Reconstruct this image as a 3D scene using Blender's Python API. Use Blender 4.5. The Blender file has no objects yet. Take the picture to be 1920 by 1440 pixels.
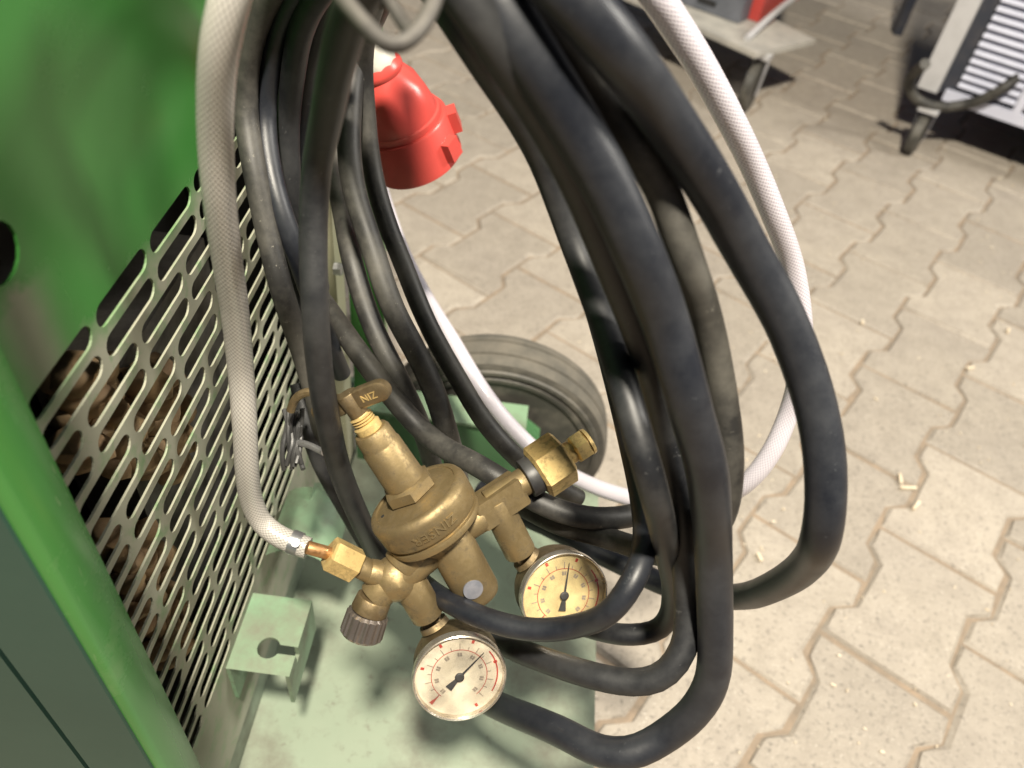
import bpy, math, random
from mathutils import Vector, Matrix, noise
random.seed(7)
S = bpy.context.scene
COL = S.collection

# ------------------------------------------------------------------ camera
# world axes: X out of the machine's rear panel, Y along the panel (away), Z up; metres
FPX = 1500.0                                    # focal length in photograph pixels (1920 wide)
_d = Vector((752-960, 2223-720, FPX)).normalized()
_y = Vector((1150-960, -750-720, FPX)); _y = (_y - _d*_y.dot(_d)).normalized()
_z = -_d; _x = _y.cross(_z)
R = Matrix((_x, _y, _z))                        # camera (right, down, forward) -> world
CAM = Vector((0.18, 0.0, 0.85))
def at(px, py, d): return CAM + R @ Vector(((px-960)/FPX, (py-720)/FPX, 1.0)) * d
def plane(px, py, ax, v):
    r = R @ Vector(((px-960)/FPX, (py-720)/FPX, 1.0)); return CAM + r*((v-CAM[ax])/r[ax])
cam = bpy.data.cameras.new('camera'); cam_o = bpy.data.objects.new('camera', cam); COL.objects.link(cam_o)
r_, dn_, fw_ = R.col[0], R.col[1], R.col[2]
M = Matrix((r_, -dn_, -fw_)).transposed().to_4x4(); M.translation = CAM
cam_o.matrix_world = M
cam.sensor_width = 36; cam.lens = FPX/1920*36; cam.clip_start = 0.01; cam.clip_end = 100
cam.dof.use_dof = True; cam.dof.focus_distance = 0.46; cam.dof.aperture_fstop = 7.0
S.camera = cam_o

# ------------------------------------------------------------------ hall light
W = bpy.data.worlds.new('World'); S.world = W; W.use_nodes = True
W.node_tree.nodes['Background'].inputs[0].default_value = (0.62, 0.68, 0.85, 1)
W.node_tree.nodes['Background'].inputs[1].default_value = 0.10
def area(name, loc, target, size, power, col):
    l = bpy.data.lights.new(name, 'AREA'); l.shape = 'DISK'; l.size = size; l.energy = power; l.color = col
    o = bpy.data.objects.new(name, l); COL.objects.link(o); o.location = loc
    o.rotation_euler = (Vector(target)-Vector(loc)).to_track_quat('-Z', 'Y').to_euler()
area('hall_lamp', (0.28, -0.60, 3.15), (0.25, 0.4, 0.2), 0.26, 240, (1.0, 0.915, 0.76))
area('hall_lamp', (3.1, 0.9, 2.5), (0.3, 0.5, 0.3), 0.8, 98, (1.0, 0.95, 0.86))
S.view_settings.view_transform = 'Standard'; S.view_settings.look = 'None'
S.view_settings.exposure = 0.12; S.view_settings.gamma = 1.0

# ------------------------------------------------------------------ helpers
def tag(o, label=None, cat=None, group=None, kind=None):
    if label: o['label'] = label
    if cat: o['category'] = cat
    if group: o['group'] = group
    if kind: o['kind'] = kind
    return o
def empty(name, loc, label, cat, group=None):
    o = bpy.data.objects.new(name, None); COL.objects.link(o); o.location = loc
    o.empty_display_size = 0.02
    return tag(o, label, cat, group)
class MB:
    def __init__(s): s.v = []; s.f = []; s.uv = []; s.sm = []
    def add(s, v, f, uv=None, smooth=True):
        n = len(s.v); s.v += [Vector(p) for p in v]
        for i, q in enumerate(f):
            s.f.append([k+n for k in q]); s.uv.append(uv[i] if uv else None); s.sm.append(smooth)
        return s
    def box(s, x0, x1, y0, y1, z0, z1, m=None, smooth=False):
        v = [Vector((x, y, z)) for x in (x0, x1) for y in (y0, y1) for z in (z0, z1)]
        if m is not None: v = [m @ p for p in v]
        return s.add(v, [(0,1,3,2),(4,6,7,5),(0,4,5,1),(2,3,7,6),(0,2,6,4),(1,5,7,3)], None, smooth)
    def lathe(s, prof, o, ax, n=32, ref=None, ph=0.0, rfun=None):
        """prof: [(t, r)] along axis ax from o"""
        ax = Vector(ax).normalized(); o = Vector(o)
        ref = Vector(ref) if ref is not None else (Vector((0,0,1)) if abs(ax.z) < .9 else Vector((1,0,0)))
        u = (ref - ax*ref.dot(ax)).normalized(); w = ax.cross(u)
        v = []; f = []
        for t, r in prof:
            for k in range(n):
                a = 2*math.pi*k/n + ph; rr = r if rfun is None else rfun(r, k, t)
                v.append(o + ax*t + (u*math.cos(a) + w*math.sin(a))*rr)
        for i in range(len(prof)-1):
            for k in range(n):
                f.append((i*n+k, i*n+(k+1) % n, (i+1)*n+(k+1) % n, (i+1)*n+k))
        if prof[0][1] > 1e-6: f.append(list(range(n))[::-1])
        if prof[-1][1] > 1e-6: f.append([(len(prof)-1)*n+k for k in range(n)])
        return s.add(v, f)
    def bolt(s, p0, p1, r, n=6, ph=0.0, ref=None, bev=.12):
        p0 = Vector(p0); p1 = Vector(p1); L = (p1-p0).length; b = min(r*bev, L*.2)
        return s.lathe([(0, r-b*1.6), (b, r), (L-b, r), (L, r-b*1.6)], p0, p1-p0, n, ref, ph)
    def cyl(s, p0, p1, r0, r1=None, n=32, bev=.12):
        p0 = Vector(p0); p1 = Vector(p1); L = (p1-p0).length; r1 = r0 if r1 is None else r1; b = min(min(r0, r1)*bev, L*.3)
        return s.lathe([(0, r0-b), (b*.3, r0-b*.3), (b, r0), (L-b, r1), (L-b*.3, r1-b*.3), (L, r1-b)], p0, p1-p0, n)
    def tube(s, pts, r, n=16, step=.006, uv=True):
        P = spline(pts, step); N = len(P)
        t0 = (P[1]-P[0]).normalized(); u = t0.orthogonal().normalized()
        v = []; f = []; uvs = []; L = 0; Ls = []
        for i in range(N):
            t = (P[min(i+1, N-1)]-P[max(i-1, 0)]).normalized()
            u = (u - t*u.dot(t)).normalized(); w = t.cross(u)
            if i: L += (P[i]-P[i-1]).length
            Ls.append(L)
            rr = r*(1+.018*noise.noise(P[i]*38)+.01*noise.noise(P[i]*150))
            for k in range(n):
                a = 2*math.pi*k/n; v.append(P[i] + (u*math.cos(a)+w*math.sin(a))*rr)
        for i in range(N-1):
            for k in range(n):
                f.append((i*n+k, i*n+(k+1) % n, (i+1)*n+(k+1) % n, (i+1)*n+k))
                uvs.append([(k/n, Ls[i]), ((k+1)/n, Ls[i]), ((k+1)/n, Ls[i+1]), (k/n, Ls[i+1])])
        f.append(list(range(n))[::-1]); uvs.append(None)
        f.append([(N-1)*n+k for k in range(n)]); uvs.append(None)
        return s.add(v, f, uvs)
    def build(s, name, mat, parent=None, sharp=35):
        me = bpy.data.meshes.new(name); me.from_pydata([tuple(p) for p in s.v], [], s.f)
        if any(q is not None for q in s.uv):
            ul = me.uv_layers.new(name='UVMap'); k = 0
            for fi, f in enumerate(s.f):
                for j in range(len(f)):
                    if s.uv[fi] is not None: ul.data[k].uv = s.uv[fi][j]
                    k += 1
        me.polygons.foreach_set('use_smooth', s.sm); me.update()
        if sharp: me.set_sharp_from_angle(angle=math.radians(sharp))
        me.materials.append(mat)
        o = bpy.data.objects.new(name, me); COL.objects.link(o)
        if parent is not None:
            o.parent = parent
            inv = Matrix.Translation(-world_loc(parent)); me.transform(inv) if parent.type == 'EMPTY' and parent.parent is None else me.transform(inv)
        return o
def world_loc(o):
    p = Vector(o.location)
    while o.parent is not None: o = o.parent; p += Vector(o.location)
    return p
def spline(pts, step):
    P = [Vector(p) for p in pts]; P = [P[0]*2-P[1]] + P + [P[-1]*2-P[-2]]
    out = []
    for i in range(1, len(P)-2):
        a, b, c, d = P[i-1:i+3]; n = max(2, int((c-b).length/step))
        # centripetal Catmull-Rom
        ta = 0; tb = ta+max((b-a).length, 1e-6)**.5; tc = tb+max((c-b).length, 1e-6)**.5; td = tc+max((d-c).length, 1e-6)**.5
        for k in range(n):
            t = tb+(tc-tb)*k/n
            A1 = a*((tb-t)/(tb-ta))+b*((t-ta)/(tb-ta)); A2 = b*((tc-t)/(tc-tb))+c*((t-tb)/(tc-tb)); A3 = c*((td-t)/(td-tc))+d*((t-tc)/(td-tc))
            B1 = A1*((tc-t)/(tc-ta))+A2*((t-ta)/(tc-ta)); B2 = A2*((td-t)/(td-tb))+A3*((t-tb)/(td-tb))
            out.append(B1*((tc-t)/(tc-tb))+B2*((t-tb)/(tc-tb)))
    out.append(P[-2].copy())
    for _ in range(3):                            # relax the small kinks that hand-read points leave
        out = [out[0]]+[(out[i-1]+out[i]*2+out[i+1])/4 for i in range(1, len(out)-1)]+[out[-1]]
    return out

# ------------------------------------------------------------------ materials
def mat(name): 
    m = bpy.data.materials.new(name); m.use_nodes = True
    nt = m.node_tree; return m, nt, nt.nodes['Principled BSDF']
def nd(nt, t, **k):
    n = nt.nodes.new(t)
    for a, b in k.items(): setattr(n, a, b)
    return n
def noise_n(nt, scale, detail=6, rough=.6, coord='Object', vec=None):
    n = nd(nt, 'ShaderNodeTexNoise'); n.inputs['Scale'].default_value = scale; n.inputs['Detail'].default_value = detail; n.inputs['Roughness'].default_value = rough
    if vec is None:
        tc = nd(nt, 'ShaderNodeTexCoord'); nt.links.new(tc.outputs[coord], n.inputs['Vector'])
    else: nt.links.new(vec, n.inputs['Vector'])
    return n.outputs['Fac']
def ramp(nt, fac, stops):
    r = nd(nt, 'ShaderNodeValToRGB'); cr = r.color_ramp
    while len(cr.elements) < len(stops): cr.elements.new(.5)
    for e, (p, c) in zip(cr.elements, stops):
        e.position = p; e.color = (c, c, c, 1) if isinstance(c, (int, float)) else (*c, 1)
    nt.links.new(fac, r.inputs[0]); return r.outputs[0]
def mix(nt, fac, a, b, blend='MIX'):
    m = nd(nt, 'ShaderNodeMix', data_type='RGBA', blend_type=blend)
    for i, v in ((0, fac), (6, a), (7, b)):
        if isinstance(v, (int, float)): m.inputs[i].default_value = v
        elif isinstance(v, tuple): m.inputs[i].default_value = (*v, 1)
        else: nt.links.new(v, m.inputs[i])
    return m.outputs[2]
def mth(nt, op, a, b=None, c=None):
    m = nd(nt, 'ShaderNodeMath', operation=op)
    for i, v in enumerate((a, b, c)):
        if v is None: continue
        if isinstance(v, (int, float)): m.inputs[i].default_value = v
        else: nt.links.new(v, m.inputs[i])
    return m.outputs[0]
def bump(nt, bs, h, strength=.3, dist=.002):
    b = nd(nt, 'ShaderNodeBump'); b.inputs['Strength'].default_value = strength; b.inputs['Distance'].default_value = dist
    nt.links.new(h, b.inputs['Height']); nt.links.new(b.outputs[0], bs.inputs['Normal'])
def worn(name, c1, c2, rough=(.4, .6), scale=25, lo=.42, hi=.62, metallic=0.0, bmp=.1, fine=250, bdist=.001, coord='Object', spec=.5):
    m, nt, b = mat(name)
    f = ramp(nt, noise_n(nt, scale, 8, .62, coord), [(lo, 0.0), (hi, 1.0)])
    nt.links.new(mix(nt, f, c1, c2), b.inputs['Base Color'])
    nt.links.new(mix(nt, f, (rough[0],)*3, (rough[1],)*3), b.inputs['Roughness'])
    b.inputs['Metallic'].default_value = metallic; b.inputs['Specular IOR Level'].default_value = spec
    if bmp: bump(nt, b, noise_n(nt, fine, 5, .6, coord), bmp, bdist)
    return m

def rubber(name, base, dust, amount, rough):
    m, nt, b = mat(name)
    big = noise_n(nt, 22, 8, .7); fine = noise_n(nt, 700, 4, .7)
    f = ramp(nt, big, [(.40, 0.0), (.75, amount)])
    specks = ramp(nt, fine, [(.64, 0.0), (.72, amount*1.1)])
    scuff = ramp(nt, noise_n(nt, 150, 3, .8), [(.665, 0.0), (.70, amount*1.2)])
    fac = mth(nt, 'MAXIMUM', mth(nt, 'MAXIMUM', f, specks), scuff)
    nt.links.new(mix(nt, fac, base, dust), b.inputs['Base Color'])
    nt.links.new(mix(nt, fac, (rough,)*3, (.75,)*3), b.inputs['Roughness'])
    b.inputs['Specular IOR Level'].default_value = .45
    bump(nt, b, fine, .12, .0006)
    return m
M_rub = rubber('black_rubber', (.0085, .010, .0145), (.085, .09, .098), .30, .40)
M_rubm = rubber('matt_black_rubber', (.009, .0098, .012), (.100, .101, .10), .38, .46)
M_rubd = rubber('dusty_rubber', (.018, .0175, .017), (.165, .156, .133), .58, .5)
M_blackpl = worn('black_plastic', (.015, .015, .017), (.04, .04, .04), (.35, .5))

def hose_mat(name, c_pvc, c_thread, c_gap):
    m, nt, b = mat(name)
    uv = nd(nt, 'ShaderNodeUVMap'); sp = nd(nt, 'ShaderNodeSeparateXYZ'); nt.links.new(uv.outputs[0], sp.inputs[0])
    u = mth(nt, 'MULTIPLY', sp.outputs[0], 20.0); v = mth(nt, 'MULTIPLY', sp.outputs[1], 330.0)
    a = mth(nt, 'FRACT', mth(nt, 'ADD', u, v)); c = mth(nt, 'FRACT', mth(nt, 'SUBTRACT', u, v))
    tri = lambda x: mth(nt, 'ABSOLUTE', mth(nt, 'SUBTRACT', x, .5))
    ta = mth(nt, 'LESS_THAN', tri(a), .30); tb = mth(nt, 'LESS_THAN', tri(c), .30)
    th = mth(nt, 'MAXIMUM', ta, tb)
    ck = mth(nt, 'ADD', mth(nt, 'MULTIPLY', ta, .6), mth(nt, 'MULTIPLY', tb, .4))
    nt.links.new(mix(nt, ck, c_gap, c_thread), b.inputs['Base Color'])
    b.inputs['Roughness'].default_value = .28; b.inputs['Coat Weight'].default_value = .5; b.inputs['Coat Roughness'].default_value = .12
    b.inputs['Transmission Weight'].default_value = .22
    b.inputs['Subsurface Weight'].default_value = .35; b.inputs['Subsurface Radius'].default_value = (.004, .004, .004)
    h = mth(nt, 'MAXIMUM', mth(nt, 'SUBTRACT', .5, tri(a)), mth(nt, 'SUBTRACT', .5, tri(c)))
    bump(nt, b, h, .35, .0006)
    return m
M_hose = hose_mat('braided_clear_hose', (.6,)*3, (.56, .535, .50), (.27, .255, .235))
M_hosew = hose_mat('braided_white_hose', (.8,)*3, (.74, .71, .77), (.48, .45, .52))

def brass(name, c1, c2, rough, sc=26, met=.85):
    m, nt, b = mat(name)
    f = ramp(nt, noise_n(nt, sc, 8, .62), [(.38, 0.0), (.66, 1.0)])
    g = ramp(nt, noise_n(nt, 190, 6, .7), [(.47, 0.0), (.66, .8)])
    dk = tuple(x*.42 for x in c2)
    nt.links.new(mix(nt, g, mix(nt, f, c1, c2), dk), b.inputs['Base Color'])
    rr = mix(nt, f, (rough[0],)*3, (rough[1],)*3)
    nt.links.new(mix(nt, g, rr, (.75,)*3), b.inputs['Roughness'])
    nt.links.new(mix(nt, g, (met,)*3, (.35,)*3), b.inputs['Metallic'])
    bump(nt, b, noise_n(nt, 420, 5, .65), .22, .0006)
    return m
M_brass = brass('aged_brass', (.315, .235, .118), (.185, .14, .075), (.42, .58), 26, .75)
M_brassn = brass('bright_brass', (.66, .49, .21), (.50, .36, .15), (.36, .50), 26, .5)
M_brassd = brass('dull_brass', (.29, .215, .115), (.155, .12, .075), (.42, .6))
M_zinc = worn('zinc_steel', (.62, .63, .66), (.38, .38, .38), (.28, .45), 60, .4, .65, .9, .1)
M_steel = worn('grey_steel', (.15, .14, .125), (.08, .075, .07), (.5, .7), 40, .4, .65, .5, .1)
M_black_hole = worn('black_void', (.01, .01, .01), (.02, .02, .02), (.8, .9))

def paint(name, c, c2, dustc, zdust=None, rough=.27):
    m, nt, b = mat(name)
    col = mix(nt, ramp(nt, noise_n(nt, 6, 5, .6), [(.35, 0.0), (.7, 1.0)]), c, c2)
    d = ramp(nt, noise_n(nt, 9, 9, .7), [(.56, 0.0), (.80, .4)])
    tc_ = nd(nt, 'ShaderNodeTexCoord'); mp = nd(nt, 'ShaderNodeMapping'); nt.links.new(tc_.outputs['Object'], mp.inputs[0])
    mp.inputs['Scale'].default_value = (260, 260, 26); mp.inputs['Rotation'].default_value = (.25, .1, 0)
    scr = mth(nt, 'MULTIPLY', ramp(nt, noise_n(nt, 1, 3, .7, vec=mp.outputs[0]), [(.66, 0.0), (.71, .7)]), ramp(nt, noise_n(nt, 14, 3, .5), [(.5, 0.0), (.6, 1.0)]))
    fac = mth(nt, 'MAXIMUM', d, scr) if zdust is None else zdust(nt, d)
    nt.links.new(mix(nt, fac, col, dustc), b.inputs['Base Color'])
    nt.links.new(mix(nt, fac, (rough,)*3, (.7,)*3), b.inputs['Roughness'])
    bump(nt, b, noise_n(nt, 90, 4, .5), .05, .001)
    return m
def panel_dust_reflection(nt, d):
    # dust caked on the slotted field (below the top slot row) and a smeared reflection painted under the screw hole
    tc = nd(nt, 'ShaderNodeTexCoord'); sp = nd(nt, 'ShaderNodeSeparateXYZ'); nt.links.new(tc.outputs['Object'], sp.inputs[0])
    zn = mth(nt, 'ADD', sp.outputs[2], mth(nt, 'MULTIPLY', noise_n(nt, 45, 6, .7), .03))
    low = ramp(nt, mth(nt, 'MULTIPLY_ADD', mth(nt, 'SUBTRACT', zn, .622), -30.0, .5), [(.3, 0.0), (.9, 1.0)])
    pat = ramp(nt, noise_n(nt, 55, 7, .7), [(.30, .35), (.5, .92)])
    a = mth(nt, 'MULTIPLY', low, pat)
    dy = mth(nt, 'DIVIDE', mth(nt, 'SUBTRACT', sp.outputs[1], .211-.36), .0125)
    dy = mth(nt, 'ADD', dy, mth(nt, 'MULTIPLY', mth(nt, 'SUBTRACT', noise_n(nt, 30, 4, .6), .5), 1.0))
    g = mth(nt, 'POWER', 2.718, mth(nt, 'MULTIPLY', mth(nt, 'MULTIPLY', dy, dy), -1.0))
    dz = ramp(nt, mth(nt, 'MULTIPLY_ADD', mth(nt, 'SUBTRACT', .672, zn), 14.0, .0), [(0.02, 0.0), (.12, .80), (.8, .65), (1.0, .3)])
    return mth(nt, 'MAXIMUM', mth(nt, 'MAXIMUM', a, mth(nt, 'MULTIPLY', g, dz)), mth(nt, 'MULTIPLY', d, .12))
def mint_dirt(nt, d):
    a = ramp(nt, noise_n(nt, 13, 9, .68), [(.47, 0.0), (.66, .8)])
    b = ramp(nt, noise_n(nt, 70, 6, .75), [(.56, 0.0), (.68, .7)])
    return mth(nt, 'MAXIMUM', a, b)
GREEN, GREEN2, DUST_REFLECTION = (.042, .180, .036), (.053, .205, .043), (.29, .28, .225)
M_panel = paint('green_paint_dusty_slots_reflection', GREEN, GREEN2, DUST_REFLECTION, panel_dust_reflection)
M_green = paint('green_paint', GREEN, GREEN2, (.33, .36, .22))
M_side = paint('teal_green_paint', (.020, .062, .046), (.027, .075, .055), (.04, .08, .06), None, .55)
M_mint = paint('worn_pale_green_paint', (.18, .225, .165), (.235, .27, .205), (.115, .108, .082), mint_dirt, .5)
M_mint2 = paint('pale_green_paint', (.15, .25, .155), (.22, .295, .20), (.13, .122, .092), mint_dirt, .42)
M_dustpost = paint('dusty_post_paint', (.34, .34, .23), (.40, .37, .28), (.30, .36, .22), None, .6)
M_red = worn('red_plastic', (.50, .062, .052), (.40, .05, .042), (.30, .42), 20, .35, .7, 0, .05)
M_greypl = worn('light_grey_plastic', (.52, .50, .45), (.42, .40, .36), (.35, .5))
M_tan = worn('tan_insulation', (.42, .29, .15), (.22, .14, .075), (.6, .8), 60, .35, .65, 0, .3)
M_tyre = worn('grey_dusty_tread', (.125, .113, .092), (.07, .066, .056), (.75, .9), 30, .35, .65, 0, .3, 300)
M_tyred = worn('dark_tyre_rubber', (.045, .043, .038), (.13, .12, .10), (.55, .75), 30, .45, .75, 0, .1)

# ------------------------------------------------------------------ ground: interlocking concrete pavers
m, nt, b = mat('concrete_paver'); M_pave = m
oi = nd(nt, 'ShaderNodeObjectInfo')
tc = nd(nt, 'ShaderNodeTexCoord'); geo = nd(nt, 'ShaderNodeNewGeometry')
n1 = noise_n(nt, 5, 8, .65, vec=geo.outputs['Position']); n2 = noise_n(nt, 170, 5, .7, vec=geo.outputs['Position']); n3 = noise_n(nt, 420, 2, .6, vec=geo.outputs['Position'])
n4 = noise_n(nt, 28, 6, .65, vec=geo.outputs['Position'])
c = mix(nt, ramp(nt, n1, [(.3, 0.0), (.7, 1.0)]), (.35, .312, .262), (.30, .267, .23))
c = mix(nt, ramp(nt, n4, [(.4, 0.0), (.75, .55)]), c, (.20, .175, .145))
c = mix(nt, ramp(nt, n2, [(.32, .85), (.46, 0.0)]), c, (.13, .115, .10))
c = mix(nt, ramp(nt, n3, [(.655, 0.0), (.72, .9)]), c, (.56, .52, .46))
hv = nd(nt, 'ShaderNodeHueSaturation'); nt.links.new(c, hv.inputs['Color'])
nt.links.new(mth(nt, 'MULTIPLY_ADD', oi.outputs['Random'], .22, .89), hv.inputs['Value'])
nt.links.new(hv.outputs[0], b.inputs['Base Color']); b.inputs['Roughness'].default_value = .62
bump(nt, b, mth(nt, 'ADD', n2, mth(nt, 'MULTIPLY', n4, 1.2)), .45, .0025)
M_sand = worn('joint_sand', (.26, .20, .145), (.18, .148, .115), (.8, .95), 40, .35, .65, 0, .5, 260, .003)
ground = MB().add([(-3, -2, -.004), (5, -2, -.004), (5, 7, -.004), (-3, 7, -.004)], [(0, 1, 2, 3)], None, False).build('ground', M_sand, None, 0)
tag(ground, kind='structure')
L, WM, WS, GAP = .205, .168, .021, .0020         # stone length, mean half pitch, flare depth, joint
PW = .142                                        # column pitch
def paver_outline(g):
    h = L/2-g; q = L/4; e = .011; wide = PW/2+WS/2-g; nar = PW/2-WS/2-g
    right = [(wide, -h), (wide, -q-e), (nar, -q+e), (nar, q-e), (wide, q+e), (wide, h)]
    return right + [(-x, y) for x, y in reversed(right)]
pav_meshes = []
for k in range(6):
    rr = random.Random(k); mb = MB()
    o0 = paver_outline(GAP); o1 = paver_outline(GAP+.0045)
    j = lambda: rr.uniform(-.0016, .0016)
    n = len(o0)
    v = [(x+j(), y+j(), -.02) for x, y in o0]; v += [(p[0], p[1], -.0045+rr.uniform(-.001, .001)) for p in v[:n]]
    v += [(x+j(), y+j(), rr.uniform(-.0005, .0)) for x, y in o1]
    f = [(i, (i+1) % n, n+(i+1) % n, n+i) for i in range(n)] + [(n+i, n+(i+1) % n, 2*n+(i+1) % n, 2*n+i) for i in range(n)] + [[2*n+i for i in range(n)]]
    mb.add(v, f, None, False); o = mb.build('paver', M_pave, None, 0); pav_meshes.append(o.data); bpy.data.objects.remove(o)
ang = math.radians(-33.2); ux = Vector((math.cos(ang), math.sin(ang), 0)); uy = Vector((-math.sin(ang), math.cos(ang), 0))
P0 = plane(1703, 724, 2, 0)                       # a joint mid point read from the photograph
def visible(p):
    v = R.transposed() @ (p-CAM)
    if v.z < .1: return False
    x = 960+FPX*v.x/v.z; y = 720+FPX*v.y/v.z
    return -190 < x < 2110 and -190 < y < 1640
cnt = 0
for i in range(-40, 60):
    for jn in range(-40, 60):
        c = P0 + ux*(i*PW) + uy*((jn+.5)*L + (L/2 if i % 2 else 0))
        if c.x < -.45 or not visible(c) or cnt >= 298: continue
        o = bpy.data.objects.new('paver', random.choice(pav_meshes)); COL.objects.link(o); o.parent = ground
        o.location = (c.x, c.y, random.uniform(-.0012, .0008)); o.rotation_euler = (random.uniform(-.004, .004), random.uniform(-.004, .004), ang + (math.pi if random.random() < .5 else 0))
        cnt += 1
# crumbs and swarf swept over the paving
mb = MB()
for k in range(650):
    x = random.uniform(.2, 1.6); y = random.uniform(.25, 2.4); s = random.choice((.0006, .0008, .0011, .0016)); 
    q = Matrix.Translation((x, y, s*.5)) @ Matrix.Rotation(random.uniform(0, 6.3), 4, 'Z') @ Matrix.Rotation(random.uniform(-.5, .5), 4, 'X')
    ln = s*random.choice((1, 1.2, 1.4, 1.8)); mb.box(-ln, ln, -s*.6, s*.6, -s*.5, s*.6, q)
for px, py, ln in ((1703, 915, .012), (1718, 948, .010), (1820, 690, .007), (1424, 1045, .006), (1617, 604, .005), (1890, 620, .007), (1688, 898, .009)):
    p = plane(px, py, 2, .003); q = Matrix.Translation(p) @ Matrix.Rotation(random.uniform(0, 3), 4, 'Z'); mb.box(-ln, ln, -.002, .002, -.002, .002, q)
tag(mb.build('debris', worn('pale_crumbs', (.68, .60, .47), (.50, .40, .28), (.3, .6)), None, 0), 'pale crumbs and swarf scattered over the paving', 'debris', None, 'stuff')

# ------------------------------------------------------------------ welding machine on its cart
wm = empty('welding_machine', (0, .36, 0), 'green welding machine with slotted rear panel on pale wheeled cart', 'machine')
GY, PY, RZ, TZ = .2459, .0564, .01737, .6077
NR = 20; Y0, Y1 = .165, .548
def cell(mb, y0, y1, z0, z1, cy, cz, hl, hh, th=.0013, n=8):
    out = []
    for k in range(n+1): a = -math.pi/2 + math.pi*k/n; out.append((cy+hl-hh+hh*math.cos(a), cz+hh*math.sin(a)))
    for k in range(n+1): a = math.pi/2 + math.pi*k/n; out.append((cy-hl+hh+hh*math.cos(a), cz+hh*math.sin(a)))
    N = len(out); outer = []
    for y, z in out:
        dy, dz = y-cy, z-cz
        t = min(((y1-cy)/dy if dy > 1e-9 else (y0-cy)/dy if dy < -1e-9 else 1e9), ((z1-cz)/dz if dz > 1e-9 else (z0-cz)/dz if dz < -1e-9 else 1e9))
        outer.append([cy+dy*t, cz+dz*t])
    for c in ((y0, z0), (y1, z0), (y1, z1), (y0, z1)):
        i = min(range(N), key=lambda i: (outer[i][0]-c[0])**2+(outer[i][1]-c[1])**2); outer[i] = list(c)
    v = [(0, y, z) for y, z in outer] + [(0, y, z) for y, z in out] + [(-th, y, z) for y, z in out]
    f = []
    for i in range(N):
        j = (i+1) % N; f += [(i, j, N+j, N+i), (N+i, N+j, 2*N+j, 2*N+i)]
    mb.add(v, f, None, False)
def rect(mb, y0, y1, z0, z1, x=0):
    mb.add([(x, y0, z0), (x, y1, z0), (x, y1, z1), (x, y0, z1)], [(0, 1, 2, 3)], None, False)
mb = MB()
for r in range(NR):
    zc = TZ - r*RZ; z0, z1 = zc-RZ/2, zc+RZ/2
    off = GY + (PY/2 if (r//2) % 2 else 0)
    k0 = math.ceil((Y0-off)/PY); k1 = math.floor((Y1-off)/PY)
    a, b_ = off+k0*PY, off+k1*PY
    if a-Y0 > .016: cell(mb, Y0, a, z0, z1, (Y0+a)/2, zc, (a-Y0)/2-.0028, .0060)
    else: rect(mb, Y0, a, z0, z1)
    if Y1-b_ > .016: cell(mb, b_, Y1, z0, z1, (Y1+b_)/2, zc, (Y1-b_)/2-.0028, .0060)
    else: rect(mb, b_, Y1, z0, z1)
    for k in range(k0, k1): cell(mb, off+k*PY, off+(k+1)*PY, z0, z1, off+(k+.5)*PY, zc, PY/2-.0026, .0060)
zb, zt = TZ-(NR-.5)*RZ, TZ+RZ/2
rect(mb, Y0, Y1, .165, zb)
hy, hz = .2115, .6705
cell(mb, hy-.02, hy+.02, hz-.02, hz+.02, hy, hz, .0115, .0115)
rect(mb, Y0, hy-.02, zt, 1.02); rect(mb, hy+.02, Y1, zt, 1.02); rect(mb, hy-.02, hy+.02, zt, hz-.02); rect(mb, hy-.02, hy+.02, hz+.02, 1.02)
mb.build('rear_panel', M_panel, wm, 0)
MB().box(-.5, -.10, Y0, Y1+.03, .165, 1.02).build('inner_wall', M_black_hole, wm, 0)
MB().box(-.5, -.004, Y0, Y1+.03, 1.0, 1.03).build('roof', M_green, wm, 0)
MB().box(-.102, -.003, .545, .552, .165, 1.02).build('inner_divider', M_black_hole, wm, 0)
# near corner flange and side
mb = MB(); m0 = mb
prof = [(-.001, .181), (.0135, .1795), (.0150, .1780), (.0150, .156), (.0138, .1532), (.011, .152), (-.030, .152)]
v = [(x, y, z) for z in (.165, 1.02) for x, y in prof]; n = len(prof)
mb.add(v, [(i+1, i, n+i, n+i+1) for i in range(n-1)], None, True)
mb.build('corner_post', M_green, wm, 50)
mb = MB(); mb.box(-.0295, -.0275, .1545, .18, .17, 1.02); mb.box(-.034, -.0295, .156, .18, .17, 1.02); mb.build('seam', M_black_hole, wm, 0)
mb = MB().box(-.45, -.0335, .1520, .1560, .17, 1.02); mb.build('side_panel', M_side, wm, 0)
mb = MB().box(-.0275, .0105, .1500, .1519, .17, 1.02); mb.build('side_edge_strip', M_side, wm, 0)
# far corner post, bolts
mb = MB().box(-.002, .018, .549, .575, .15, 1.02); mb.build('corner_post', M_dustpost, wm, 0)
mb = MB().box(.0182, .052, .588, .600, .205, 1.02); mb.build('frame_strip', M_green, wm, 0)
for px, py in ((628, 503), (680, 662)):
    p = plane(px, py, 0, .019); MB().bolt(p+Vector((-.001, 0, 0)), p+Vector((.007, 0, 0)), .006).build('bolt', M_zinc, wm)
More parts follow.
